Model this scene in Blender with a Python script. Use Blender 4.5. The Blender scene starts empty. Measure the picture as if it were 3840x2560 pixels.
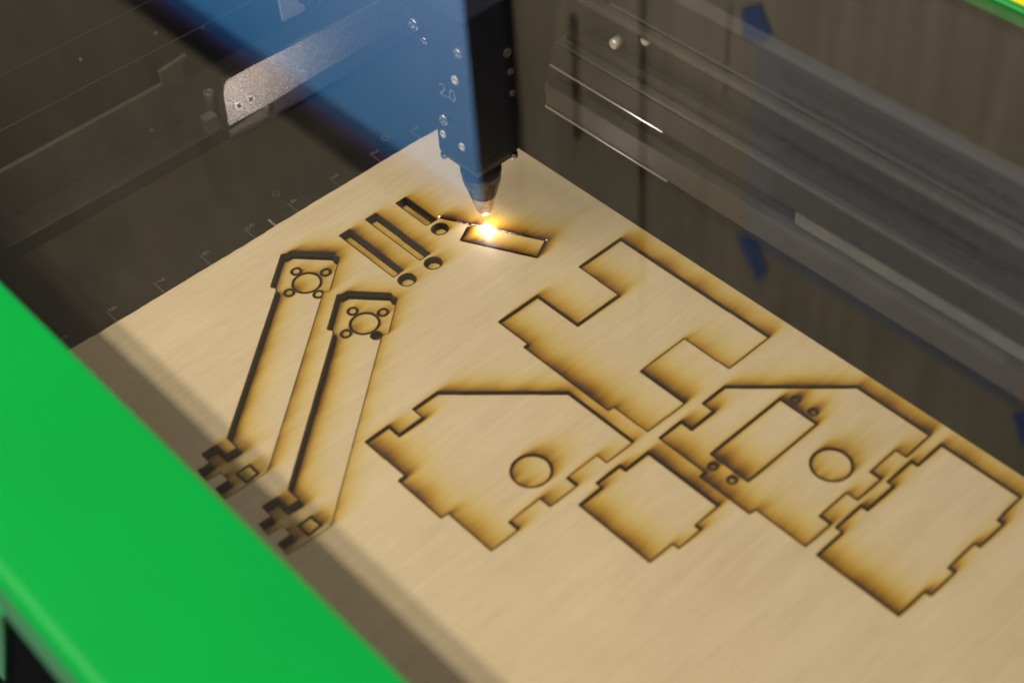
import bpy, bmesh, math, random
import numpy as np
from mathutils import Vector, Matrix
from mathutils.geometry import delaunay_2d_cdt

random.seed(7)
np.random.seed(7)
scene = bpy.context.scene
COL = scene.collection
MM = 0.001

# ------------------------------------------------------------------ camera, light, exposure
cam_d = bpy.data.cameras.new('camera')
cam = bpy.data.objects.new('camera', cam_d)
COL.objects.link(cam)
RIGHT = Vector((0.67319806, 0.73722988, -0.05741498))
UP = Vector((-0.50646238, 0.5162597, 0.69063143))
FWD = Vector((-0.53879517, 0.43585321, -0.72092423))
CAMLOC = Vector((0.49077492, -0.37831695, 0.47999847))
m3 = Matrix((RIGHT, UP, -FWD)).transposed()
cam.matrix_world = Matrix.Translation(CAMLOC) @ m3.to_4x4()
cam_d.sensor_width = 36.0
cam_d.lens = 5785.917 / 3840 * 36.0
cam_d.clip_start = 0.02
cam_d.clip_end = 60
cam_d.dof.use_dof = True
cam_d.dof.focus_distance = 0.708
cam_d.dof.aperture_fstop = 6.0
cam_d.dof.aperture_blades = 8
scene.camera = cam

world = bpy.data.worlds.new('World')
scene.world = world
world.use_nodes = True
bg = world.node_tree.nodes['Background']
bg.inputs[0].default_value = (0.88, 0.92, 1.0, 1)
bg.inputs[1].default_value = 0.24


def tube(name, y, z, power):
    d = bpy.data.lights.new(name, 'AREA')
    d.shape = 'RECTANGLE'
    d.size = 1.3
    d.size_y = 0.024
    d.energy = power
    d.spread = math.radians(140)
    d.color = (1.0, 0.955, 0.87)
    o = bpy.data.objects.new(name, d)
    COL.objects.link(o)
    o.location = (0.02, y, z)
    aim = Vector((0.2, -0.1, 0.0)) - Vector(o.location)
    aim.x = 0
    o.rotation_euler = aim.to_track_quat('-Z', 'Y').to_euler()
    return o


# the twin tubes of the work light hanging in front of the machine
tube('fluorescent_tube', -0.627, 0.955, 5.2)
tube('fluorescent_tube', -0.683, 0.955, 5.2)

cl = bpy.data.lights.new('wall_fill_light', 'AREA')      # added fill light off to the left, brightens the mirrored wall
cl.shape = 'RECTANGLE'
cl.size, cl.size_y = 1.2, 0.5
cl.energy = 8
cl.color = (1.0, 0.94, 0.84)
clo = bpy.data.objects.new('wall_fill_light', cl)
COL.objects.link(clo)
clo.location = (-1.0, -0.55, 1.9)
clo.rotation_euler = (Vector((-1.0, 0.4, 1.0)) - clo.location).to_track_quat('-Z', 'Y').to_euler()

scene.view_settings.view_transform = 'Standard'
scene.view_settings.look = 'None'
scene.view_settings.exposure = 0.0
scene.view_settings.gamma = 1.0
scene.view_settings.use_curve_mapping = False
scene.render.engine = 'CYCLES'
scene.cycles.max_bounces = 12
scene.cycles.transparent_max_bounces = 24
scene.cycles.use_denoising = True
scene.cycles.denoising_prefilter = 'ACCURATE'
scene.cycles.sample_clamp_indirect = 4.0
scene.cycles.caustics_reflective = False
scene.cycles.caustics_refractive = False


# ------------------------------------------------------------------ materials
def new_mat(name):
    m = bpy.data.materials.new(name)
    m.use_nodes = True
    nt = m.node_tree
    return m, nt, nt.nodes['Principled BSDF'], nt.links.new


def mat(name, col, rough=0.5, metal=0.0, spec=0.5, noise=0.0, scale=200.0, bump=0.0, stretch=(1, 1, 1), rvar=0.0):
    m, nt, b, L = new_mat(name)
    b.inputs['Base Color'].default_value = (*col, 1)
    b.inputs['Roughness'].default_value = rough
    b.inputs['Metallic'].default_value = metal
    b.inputs['Specular IOR Level'].default_value = spec
    if noise or bump or rvar:
        tc = nt.nodes.new('ShaderNodeTexCoord')
        mp = nt.nodes.new('ShaderNodeMapping')
        mp.inputs['Scale'].default_value = stretch
        L(tc.outputs['Object'], mp.inputs[0])
        n = nt.nodes.new('ShaderNodeTexNoise')
        n.inputs['Scale'].default_value = scale
        n.inputs['Detail'].default_value = 5
        L(mp.outputs[0], n.inputs['Vector'])
        if noise:
            r = nt.nodes.new('ShaderNodeMapRange')
            r.inputs[1].default_value = 0.3
            r.inputs[2].default_value = 0.7
            r.inputs[3].default_value = 1 - noise
            r.inputs[4].default_value = 1 + noise
            L(n.outputs[0], r.inputs[0])
            mx = nt.nodes.new('ShaderNodeMix')
            mx.data_type = 'RGBA'
            mx.blend_type = 'MULTIPLY'
            mx.inputs[0].default_value = 1
            mx.inputs[6].default_value = (*col, 1)
            L(r.outputs[0], mx.inputs[7])
            L(mx.outputs[2], b.inputs['Base Color'])
        if rvar:
            r2 = nt.nodes.new('ShaderNodeMapRange')
            r2.inputs[1].default_value = 0.3
            r2.inputs[2].default_value = 0.7
            r2.inputs[3].default_value = rough - rvar
            r2.inputs[4].default_value = rough + rvar
            L(n.outputs[0], r2.inputs[0])
            L(r2.outputs[0], b.inputs['Roughness'])
        if bump:
            bp = nt.nodes.new('ShaderNodeBump')
            bp.inputs['Strength'].default_value = bump
            bp.inputs['Distance'].default_value = 0.0003
            L(n.outputs[0], bp.inputs['Height'])
            L(bp.outputs[0], b.inputs['Normal'])
    return m


def emit(name, col, strength):
    m = bpy.data.materials.new(name)
    m.use_nodes = True
    nt = m.node_tree
    nt.nodes.remove(nt.nodes['Principled BSDF'])
    e = nt.nodes.new('ShaderNodeEmission')
    e.inputs[0].default_value = (*col, 1)
    e.inputs[1].default_value = strength
    nt.links.new(e.outputs[0], nt.nodes['Material Output'].inputs[0])
    return m


M_bed = mat('bed_black', (0.014, 0.0115, 0.007), 0.6, spec=0.25, noise=0.5, scale=32, rvar=0.08)
M_well = mat('bed_well', (0.03, 0.026, 0.02), 0.7, noise=0.3, scale=60)
M_mark = mat('engraved_mark', (0.22, 0.20, 0.15), 0.6)
M_wall_dark = mat('machine_grey', (0.024, 0.021, 0.018), 0.65, noise=0.25, scale=25)
M_green = mat('green_paint', (0.0004, 0.262, 0.034), 0.26, spec=0.16, noise=0.05, scale=14)
M_yellow = mat('yellow_paint', (0.85, 0.72, 0.01), 0.4)
M_black = mat('black_anodised', (0.007, 0.007, 0.008), 0.45, spec=0.22)
M_blackbody = mat('black_body', (0.0015, 0.0015, 0.0015), 0.8, spec=0.03)
M_satin = mat('blasted_aluminium', (0.85, 0.82, 0.84), 0.27, 1.0, noise=0.12, scale=2400, bump=0.4, rvar=0.02)
M_brush = mat('brushed_aluminium', (0.24, 0.23, 0.235), 0.40, 1.0, noise=0.3, scale=300, stretch=(1, 1, 9), bump=0.35)
M_paleplate = mat('pale_plate', (0.42, 0.42, 0.43), 0.5, 0.3, noise=0.15, scale=900)
M_railgrey = mat('rail_grey', (0.065, 0.060, 0.054), 0.5, 0.2, noise=0.2, scale=150)
M_dimal = mat('dull_aluminium', (0.16, 0.15, 0.14), 0.55, 0.6, noise=0.15, scale=120)
M_steel = mat('screw_steel', (0.50, 0.49, 0.48), 0.28, 1.0)
M_nickel = mat('plated_screw', (0.78, 0.75, 0.70), 0.42, 0.5)
M_recess = mat('screw_recess', (0.03, 0.028, 0.025), 0.6)
M_nozzle = mat('nozzle_metal', (0.13, 0.122, 0.14), 0.24, 1.0, noise=0.3, scale=260, rvar=0.05)
M_tip_lit = mat('spark_lit_tip', (0.85, 0.83, 0.87), 0.36, 1.0, noise=0.3, scale=500, rvar=0.06)  # nozzle metal made paler, the spark's highlight put into the colour
M_screwbright = mat('bright_screw', (0.95, 0.93, 0.90), 0.34, 1.0)
M_print = mat('grey_print', (0.34, 0.35, 0.38), 0.6)
M_beam = mat('beam_aluminium', (0.013, 0.0125, 0.012), 0.6, 0.0, spec=0.3, noise=0.15, scale=60)
M_beamlite = mat('beam_edge', (0.075, 0.073, 0.071), 0.5, 0.3)
M_flange = mat('beam_flange', (0.045, 0.043, 0.042), 0.5, 0.3, noise=0.2, scale=80)
M_beamdark = mat('beam_groove', (0.008, 0.008, 0.0075), 0.6, spec=0.25)
M_strip_reflection = mat('strip_reflection', (0.125, 0.13, 0.13), 0.55, noise=0.2, scale=90)
M_char = mat('charred_edge', (0.016, 0.013, 0.010), 0.75, noise=0.4, scale=900)
M_plyedge = mat('ply_edge', (0.36, 0.25, 0.13), 0.7, noise=0.3, scale=300, stretch=(1, 1, 8))
M_paper = mat('poster_paper', (0.40, 0.41, 0.46), 0.6, noise=0.06, scale=8)
M_text = mat('poster_ink', (0.22, 0.22, 0.24), 0.6)
M_textlite = mat('poster_band', (0.60, 0.61, 0.60), 0.6)
M_tape = mat('blue_tape', (0.015, 0.12, 0.52), 0.6, noise=0.15, scale=300)
M_dust = mat('dust', (0.22, 0.2, 0.19), 0.9)
M_bezel = mat('monitor_bezel', (0.007, 0.012, 0.032), 0.6, spec=0.1)


def make_wall_mat():
    m, nt, b, L = new_mat('wall_plywood')
    tc = nt.nodes.new('ShaderNodeTexCoord')
    mp = nt.nodes.new('ShaderNodeMapping')
    mp.inputs['Scale'].default_value = (60, 60, 3)
    L(tc.outputs['Object'], mp.inputs[0])
    n = nt.nodes.new('ShaderNodeTexNoise')
    n.inputs['Scale'].default_value = 1.0
    n.inputs['Detail'].default_value = 6
    L(mp.outputs[0], n.inputs['Vector'])
    n2 = nt.nodes.new('ShaderNodeTexNoise')
    n2.inputs['Scale'].default_value = 5
    n2.inputs['Detail'].default_value = 3
    L(tc.outputs['Object'], n2.inputs['Vector'])
    ad = nt.nodes.new('ShaderNodeMath')
    ad.operation = 'MULTIPLY_ADD'
    ad.inputs[1].default_value = 0.6
    L(n2.outputs[0], ad.inputs[0])
    L(n.outputs[0], ad.inputs[2])
    r = nt.nodes.new('ShaderNodeValToRGB')
    r.color_ramp.elements[0].position = 0.55
    r.color_ramp.elements[0].color = (0.43, 0.335, 0.215, 1)
    r.color_ramp.elements[1].position = 1.05
    r.color_ramp.elements[1].color = (0.66, 0.55, 0.385, 1)
    L(ad.outputs[0], r.inputs[0])
    L(r.outputs[0], b.inputs['Base Color'])
    b.inputs['Roughness'].default_value = 0.7
    return m


M_wallply = make_wall_mat()


def make_pane_mat():
    m = bpy.data.materials.new('smoked_acrylic')
    m.use_nodes = True
    nt = m.node_tree
    L = nt.links.new
    nt.nodes.remove(nt.nodes['Principled BSDF'])
    out = nt.nodes['Material Output']
    g = nt.nodes.new('ShaderNodeNewGeometry')
    ior = nt.nodes.new('ShaderNodeMapRange')      # the same dielectric from either side
    ior.inputs[3].default_value = 1.49
    ior.inputs[4].default_value = 1 / 1.49
    L(g.outputs['Backfacing'], ior.inputs[0])
    f = nt.nodes.new('ShaderNodeFresnel')
    L(ior.outputs[0], f.inputs['IOR'])
    t = nt.nodes.new('ShaderNodeBsdfTransparent')
    t.inputs[0].default_value = (0.915, 0.900, 0.870, 1)
    gl = nt.nodes.new('ShaderNodeBsdfGlossy')
    gl.inputs['Color'].default_value = (1, 1, 1, 1)
    gl.inputs['Roughness'].default_value = 0.012
    mx = nt.nodes.new('ShaderNodeMixShader')
    L(f.outputs[0], mx.inputs[0])
    L(t.outputs[0], mx.inputs[1])
    L(gl.outputs[0], mx.inputs[2])
    L(mx.outputs[0], out.inputs[0])
    return m


M_pane = make_pane_mat()


def make_screen_mat():
    # a lit screen: a plain blue picture with a dark window bar along its top
    m = bpy.data.materials.new('lit_screen')
    m.use_nodes = True
    nt = m.node_tree
    L = nt.links.new
    nt.nodes.remove(nt.nodes['Principled BSDF'])
    tc = nt.nodes.new('ShaderNodeTexCoord')
    sp = nt.nodes.new('ShaderNodeSeparateXYZ')
    L(tc.outputs['Object'], sp.inputs[0])
    r = nt.nodes.new('ShaderNodeValToRGB')
    mr = nt.nodes.new('ShaderNodeMapRange')
    mr.inputs[1].default_value = -0.32
    mr.inputs[2].default_value = 0.0
    L(sp.outputs['Z'], mr.inputs[0])
    L(mr.outputs[0], r.inputs[0])
    e = r.color_ramp.elements
    e[0].position = 0.0
    e[0].color = (0.52, 1.12, 2.2, 1)
    e[1].position = 0.80
    e[1].color = (0.21, 0.84, 1.75, 1)
    for pos, c in ((0.845, (0.21, 0.82, 1.7, 1)), (0.865, (0.02, 0.10, 0.32, 1)), (0.895, (0.03, 0.26, 0.75, 1)),
                   (0.92, (0.06, 0.22, 0.60, 1)), (0.94, (0.10, 0.06, 0.20, 1)), (0.985, (0.09, 0.05, 0.17, 1)), (1.0, (0.0, 0.03, 0.10, 1))):
        k = r.color_ramp.elements.new(pos)
        k.color = c
    em = nt.nodes.new('ShaderNodeEmission')
    em.inputs[1].default_value = 1.0
    # the picture shown is deep blue on one side and paler on the other
    mr2 = nt.nodes.new('ShaderNodeMapRange')
    mr2.inputs[1].default_value = -0.30
    mr2.inputs[2].default_value = 0.36
    L(sp.outputs['X'], mr2.inputs[0])
    tint = nt.nodes.new('ShaderNodeValToRGB')
    tint.color_ramp.elements[0].color = (0.55, 0.72, 0.82, 1)
    tint.color_ramp.elements[1].color = (1.35, 1.10, 1.05, 1)
    L(mr2.outputs[0], tint.inputs[0])
    mulc = nt.nodes.new('ShaderNodeMix')
    mulc.data_type = 'RGBA'
    mulc.blend_type = 'MULTIPLY'
    mulc.inputs[0].default_value = 1
    L(r.outputs[0], mulc.inputs[6])
    L(tint.outputs[0], mulc.inputs[7])
    L(mulc.outputs[2], em.inputs[0])
    L(em.outputs[0], nt.nodes['Material Output'].inputs[0])
    return m


M_screen = make_screen_mat()


# ------------------------------------------------------------------ geometry helpers
def link_bm(name, bm, mats, parent=None, smooth=False, loc=None):
    me = bpy.data.meshes.new(name)
    bmesh.ops.recalc_face_normals(bm, faces=bm.faces)
    bm.to_mesh(me)
    bm.free()
    if smooth:
        for f in me.polygons:
            f.use_smooth = True
    o = bpy.data.objects.new(name, me)
    for m in (mats if isinstance(mats, (list, tuple)) else [mats]):
        me.materials.append(m)
    COL.objects.link(o)
    if parent is not None:
        o.parent = parent
        o.matrix_parent_inverse = Matrix.Translation(parent.location).inverted()
    return o


def tag(o, label, cat, group=None, kind=None):
    if label:
        o['label'] = label
    if cat:
        o['category'] = cat
    if group:
        o['group'] = group
    if kind:
        o['kind'] = kind
    return o


def empty(name, loc, label, cat, group=None):
    o = bpy.data.objects.new(name, None)
    o.empty_display_size = 0.01
    o.location = loc
    COL.objects.link(o)
    return tag(o, label, cat, group)


def bbox(bm, x0, x1, y0, y1, z0, z1, bevel=0.0, seg=2, mi=0):
    vs = [bm.verts.new((x, y, z)) for x in (x0, x1) for y in (y0, y1) for z in (z0, z1)]
    fs = []
    for q in ((0, 1, 3, 2), (4, 6, 7, 5), (0, 4, 5, 1), (2, 3, 7, 6), (0, 2, 6, 4), (1, 5, 7, 3)):
        f = bm.faces.new([vs[i] for i in q])
        f.material_index = mi
        fs.append(f)
    if bevel:
        es = {e for f in fs for e in f.edges}
        r = bmesh.ops.bevel(bm, geom=list(es), offset=bevel, segments=seg, affect='EDGES', profile=0.5)
        for f in r['faces']:
            f.material_index = mi
    return bm


def box(name, x0, x1, y0, y1, z0, z1, m, parent=None, bevel=0.0, seg=2):
    bm = bmesh.new()
    bbox(bm, x0, x1, y0, y1, z0, z1, bevel, seg)
    return link_bm(name, bm, m, parent)


def frame_axes(axis):
    a = Vector(axis).normalized()
    h = Vector((0, 0, 1)) if abs(a.z) < 0.9 else Vector((1, 0, 0))
    u = h.cross(a).normalized()
    v = a.cross(u)
    return a, u, v


def blathe(bm, c, axis, prof, seg=40, mi=0):
    """prof: list of (distance along axis, radius)"""
    a, u, v = frame_axes(axis)
    c = Vector(c)
    rings = []
    for d, r in prof:
        if r < 1e-7:
            rings.append([bm.verts.new(c + a * d)])
        else:
            rings.append([bm.verts.new(c + a * d + (u * math.cos(2 * math.pi * k / seg) + v * math.sin(2 * math.pi * k / seg)) * r) for k in range(seg)])
    for A, B in zip(rings, rings[1:]):
        for k in range(seg):
            k2 = (k + 1) % seg
            if len(A) == 1 and len(B) == 1:
                continue
            flat = len(A) == 1 or len(B) == 1
            if len(A) == 1:
                f = bm.faces.new((A[0], B[k], B[k2]))
            elif len(B) == 1:
                f = bm.faces.new((A[k], A[k2], B[0]))
            else:
                f = bm.faces.new((A[k], A[k2], B[k2], B[k]))
            f.material_index = mi
            f.smooth = not flat
    return bm


def lathe(name, c, axis, prof, m, parent=None, seg=40):
    bm = bmesh.new()
    blathe(bm, c, axis, prof, seg)
    return link_bm(name, bm, m, parent)


def bextrude(bm, pts3, vec, mi=0):
    """closed planar polygon extruded along vec"""
    A = [bm.verts.new(p) for p in pts3]
    B = [bm.verts.new(Vector(p) + Vector(vec)) for p in pts3]
    n = len(A)
    for f in (bm.faces.new(A), bm.faces.new(B[::-1])):
        f.material_index = mi
    for i in range(n):
        f = bm.faces.new((A[i], B[i], B[(i + 1) % n], A[(i + 1) % n]))
        f.material_index = mi
    return bm


def signed_area(P):
    return 0.5 * sum(P[i][0] * P[(i + 1) % len(P)][1] - P[(i + 1) % len(P)][0] * P[i][1] for i in range(len(P)))


def offset_poly(P, d):
    """mitre offset; positive d grows the polygon"""
    P = [Vector((p[0], p[1])) for p in P]
    if signed_area(P) < 0:
        P = P[::-1]
    n = len(P)
    out = []
    for i in range(n):
        a, b, c = P[i - 1], P[i], P[(i + 1) % n]
        e1 = (b - a).normalized()
        e2 = (c - b).normalized()
        n1 = Vector((e1.y, -e1.x))
        n2 = Vector((e2.y, -e2.x))
        k = n1 + n2
        den = max(0.35, 1 + n1.dot(n2))
        out.append(tuple(b + k * (d / den)))
    return out


def inside(P, X, Y):
    P = np.asarray(P, float)
    c = np.zeros(len(X), bool)
    j = len(P) - 1
    for i in range(len(P)):
        xi, yi = P[i]
        xj, yj = P[j]
        m = (yi > Y) != (yj > Y)
        with np.errstate(divide='ignore', invalid='ignore'):
            xx = (xj - xi) * (Y - yi) / (yj - yi) + xi
        c ^= m & (X < xx)
        j = i
    return c


# soot map and wood coordinates share this rectangle (metres)
SX0, SX1, SY0, SY1 = -0.012, 0.400, -0.292, 0.012


def prism(name, outer, holes, zt, zb, mats, parent=None, edge_mi=1, hole_mi=1):
    """flat wooden plate: outline with holes, top, bottom and side walls; coordinates in metres"""
    loops = [outer] + list(holes)
    pts, edges = [], []
    for lp in loops:
        s = len(pts)
        pts += [Vector(p) for p in lp]
        edges += [(s + i, s + (i + 1) % len(lp)) for i in range(len(lp))]
    V, _E, F, _ov, _oe, _of = delaunay_2d_cdt(pts, edges, [], 0, 1e-9)
    V = np.array([tuple(v) for v in V])
    C = np.array([V[list(f)].mean(0) for f in F])
    keep = inside(outer, C[:, 0], C[:, 1])
    for h in holes:
        keep &= ~inside(h, C[:, 0], C[:, 1])
    bm = bmesh.new()
    uvl = bm.loops.layers.uv.new('UVMap')
    top = [bm.verts.new((x, y, zt)) for x, y in V]
    bot = [bm.verts.new((x, y, zb)) for x, y in V]
    cnt = {}
    for f, k in zip(F, keep):
        if not k:
            continue
        f = list(f)
        if signed_area([V[i] for i in f]) < 0:
            f = f[::-1]
        bm.faces.new([top[i] for i in f]).material_index = 0
        bm.faces.new([bot[i] for i in f[::-1]]).material_index = 0
        for a, b in zip(f, f[1:] + f[:1]):
            cnt[(a, b)] = 1
    for (a, b) in list(cnt):
        if (b, a) not in cnt:
            q = bm.faces.new((top[b], top[a], bot[a], bot[b]))
            mid = ((V[a] + V[b]) / 2)
            q.material_index = hole_mi
            if edge_mi != hole_mi:
                for i in range(len(outer)):
                    p0, p1 = np.array(outer[i]), np.array(outer[(i + 1) % len(outer)])
                    d = p1 - p0
                    t = np.clip(((mid - p0) @ d) / (d @ d), 0, 1)
                    if np.linalg.norm(p0 + d * t - mid) < 1e-6:
                        q.material_index = edge_mi
                        break
    for f in bm.faces:
        for l in f.loops:
            l[uvl].uv = ((l.vert.co.x - SX0) / (SX1 - SX0), (l.vert.co.y - SY0) / (SY1 - SY0))
    for v in [v for v in bm.verts if not v.link_faces]:
        bm.verts.remove(v)
    me = bpy.data.meshes.new(name)
    bm.to_mesh(me)
    bm.free()
    for m in mats:
        me.materials.append(m)
    o = bpy.data.objects.new(name, me)
    COL.objects.link(o)
    if parent is not None:
        o.parent = parent
    return o


def circle(cx, cy, r, n=48):
    return [(cx + r * math.cos(2 * math.pi * k / n), cy + r * math.sin(2 * math.pi * k / n)) for k in range(n)]


def mmp(P):
    return [(x * MM, y * MM) for x, y in P]


# ------------------------------------------------------------------ the cut layout (mm, on the sheet)
house1 = [(133.4, -169.7), (133.4, -157.6), (140.1, -157.6), (140.1, -144.6), (133.5, -144.6), (133.5, -131.7), (172.6, -93.0), (210.0, -93.0),
          (210.0, -108.2), (204.3, -108.2), (204.3, -124.3), (210.0, -124.3), (210.0, -139.1), (204.0, -139.1), (204.0, -155.0), (209.6, -155.0),
          (209.6, -169.5), (184.5, -169.4), (184.3, -172.8), (158.5, -172.8), (158.5, -169.3)]
house2 = [(216.3, -84.3), (216.3, -71.8), (222.2, -71.8), (222.2, -58.6), (216.1, -58.6), (216.1, -45.6), (254.5, -7.7), (291.1, -7.7),
          (291.3, -23.3), (286.1, -23.3), (286.1, -38.6), (291.4, -38.6), (291.5, -53.4), (286.0, -53.4), (286.0, -69.0), (291.6, -69.0),
          (291.6, -84.0), (266.9, -84.2), (266.7, -87.4), (241.3, -87.4), (241.2, -84.4)]
small = [(217.8, -130.6), (217.8, -118.4), (214.9, -118.4), (214.9, -105.6), (218.0, -105.6), (218.0, -92.8), (255.8, -92.8), (255.9, -105.9),
         (258.9, -105.9), (258.9, -118.4), (255.7, -118.4), (255.6, -130.5)]
cast = [(297.3, -84.1), (297.3, -69.4), (294.2, -69.4), (294.2, -54.5), (297.1, -54.5), (297.1, -38.4), (294.0, -38.4), (294.0, -23.6), (297.2, -23.6),
        (297.2, -8.6), (334.1, -8.6), (334.3, -23.7), (337.0, -23.7), (337.2, -38.8), (334.7, -38.8), (334.7, -54.3), (337.5, -54.3), (337.5, -69.0),
        (334.9, -69.0), (334.8, -84.2)]
tee = [(121.7, -85.9), (121.7, -63.2), (147.0, -63.2), (147.0, -37.6), (121.8, -37.4), (121.8, -11.4), (210.4, -11.2), (210.4, -36.7), (185.1, -36.9),
       (185.1, -63.0), (210.6, -63.0), (210.4, -85.2), (191.3, -85.4), (191.2, -88.4), (140.5, -88.4), (140.5, -85.9)]
rect = [(236.0, -75.7), (236.0, -34.2), (255.5, -34.2), (255.5, -75.7)]
arm = [(31.7, -143.0), (18.0, -127.0), (19.4, -125.4), (19.2, -122.8), (34.2, -109.9), (36.5, -110.7), (38.6, -110.0), (52.3, -126.3), (51.3, -127.6),
       (51.6, -129.6), (115.6, -206.2), (116.9, -208.6), (116.7, -212.0), (116.3, -227.6), (109.9, -227.4), (110.2, -221.0), (103.6, -220.7), (103.3, -227.4), (97.2, -227.2),
       (97.5, -221.1), (91.0, -221.1), (91.3, -214.6), (98.2, -214.6), (98.7, -208.7), (91.2, -208.6), (35.8, -142.9), (34.0, -141.6)]
ARM2 = (39.6, 1.8)
arm_square = [(106.2, -215.8), (106.1, -209.5), (112.4, -209.4), (112.6, -215.7)]
ARM_BIG = (37.5, -128.1, 6.5)
ARM_SMALL = [(28.0, -127.0, 2.2), (38.3, -117.9, 2.2), (36.9, -137.7, 2.2), (47.3, -128.9, 2.2)]
slot1 = [(28.5, -67.3), (28.6, -61.8), (50.9, -61.9), (50.7, -67.5)]
slot2 = [(27.1, -84.6), (27.2, -78.8), (66.5, -79.2), (66.3, -84.7)]
slot3 = [(27.2, -100.1), (27.2, -94.6), (66.2, -94.7), (66.3, -100.2)]
rounds = [(57.2, -64.8, 3.6), (72.5, -81.9, 3.7), (72.3, -97.2, 3.7)]
disc1 = (191.5, -131.8, 8.2)
disc2 = (273.1, -46.4, 8.2)
pips = [(241.0, -30.4, 1.75), (250.4, -30.4, 1.75), (240.9, -79.7, 1.75), (250.8, -79.6, 1.75)]
tab_path = [(65.9, -55.0), (70.1, -63.0), (103.7, -46.5), (98.3, -35.9), (50.9, -59.8)]
SPARK = (72.5, -48.95)


def shift(P, d):
    return [(p[0] + d[0], p[1] + d[1]) + tuple(p[2:]) for p in P]


arm_b = shift(arm, ARM2)
sq_b = shift(arm_square, (39.0, 2.2))
big_b = shift([ARM_BIG], (39.2, 2.4))[0]
small_b = shift(ARM_SMALL, (38.9, 2.2))


# ------------------------------------------------------------------ soot: burnt stain blown towards the back of the bed by the air jet
def soot_image():
    res = 4000.0
    W = int((SX1 - SX0) * res)
    H = int((SY1 - SY0) * res)
    acc = np.zeros((H, W), np.float32)

    def seg(a, b, w):
        a = np.array(a[:2]) * MM
        b = np.array(b[:2]) * MM
        d = b - a
        ln = np.linalg.norm(d)
        n = max(2, int(ln / 0.00008))
        t = (np.arange(n) + 0.5) / n
        P = a + d * t[:, None]
        nx = abs(d[0]) / (ln + 1e-12)
        wt = w * ln / n * res * (0.30 + 0.70 * nx)
        var = 1 + 0.22 * np.sin(P[:, 0] * 310 + a[0] * 900) * np.sin(P[:, 1] * 270 + 1.3)
        ix = ((P[:, 0] - SX0) * res).astype(int)
        iy = ((P[:, 1] - SY0) * res).astype(int)
        ok = (ix >= 0) & (ix < W) & (iy >= 0) & (iy < H)
        np.add.at(acc, (iy[ok], ix[ok]), (wt * var)[ok].astype(np.float32))

    def loop(P, w=1.0):
        for i in range(len(P)):
            seg(P[i], P[(i + 1) % len(P)], w * random.uniform(0.55, 1.3))

    for P, w in ((house1, .95), (house2, .95), (small, .9), (cast, .85), (tee, .95), (rect, .75), (arm, .64), (arm_b, .70), (arm_square, .45), (sq_b, .45),
                 (slot1, .62), (slot2, .55), (slot3, .55)):
        loop(P, w)
    for c, w in [(r, .4) for r in rounds] + [(disc1, .8), (disc2, .7), (ARM_BIG, .42), (big_b, .45)] + [(r, .36) for r in ARM_SMALL + small_b] + [(r, .42) for r in pips]:
        loop(circle(c[0], c[1], c[2], 32), w)
    for a, b in zip(tab_path, tab_path[1:]):
        seg(a, b, 1.1)
    # anisotropic deposit kernel: long tail towards +Y
    R = 34
    ky, kx = np.mgrid[-int(0.006 * res):int(0.034 * res), -R * 2:R * 2 + 1]
    dy = ky / res * 1000.0
    dx = kx / res * 1000.0
    pos = np.maximum(dy, 0)
    w1 = 0.30 + 0.16 * pos
    w2 = 0.50 + 0.20 * pos
    k = np.where(dy >= 0, 0.52 * np.exp(-pos / 0.8) / w1 * np.exp(-(dx / w1) ** 2) + 1.08 * np.exp(-pos / 6.0) / w2 * np.exp(-(dx / w2) ** 2),
                 1.02 * np.exp(dy / 0.30) / 0.40 * np.exp(-(dx / 0.36) ** 2))
    k = k / (1.77 * res / 1000.0)
    fh, fw = H + k.shape[0], W + k.shape[1]
    F = np.fft.irfft2(np.fft.rfft2(acc, (fh, fw)) * np.fft.rfft2(k.astype(np.float32), (fh, fw)), (fh, fw))
    oy, ox = int(0.006 * res), R * 2
    S = F[oy:oy + H, ox:ox + W]
    # fine rim of char beside every kerf
    S = 1 - np.exp(-S * 1.15)
    near = acc > 0
    c = np.zeros_like(acc)
    rr = 2
    for yy in range(-rr, rr + 1):
        for xx in range(-rr, rr + 1):
            if yy * yy + xx * xx <= 5:
                c = np.maximum(c, np.roll(np.roll(near, yy, 0), xx, 1) * (1.0 if yy * yy + xx * xx <= 1 else 0.75))
    S = np.maximum(S, c * 1.15)
    img = bpy.data.images.new('soot_map', W, H, alpha=False, float_buffer=True)
    img.colorspace_settings.name = 'Non-Color'
    px = np.ones((H, W, 4), np.float32)
    px[:, :, :3] = S[:, :, None]
    img.pixels.foreach_set(px.ravel())
    img.update()
    return img


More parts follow.
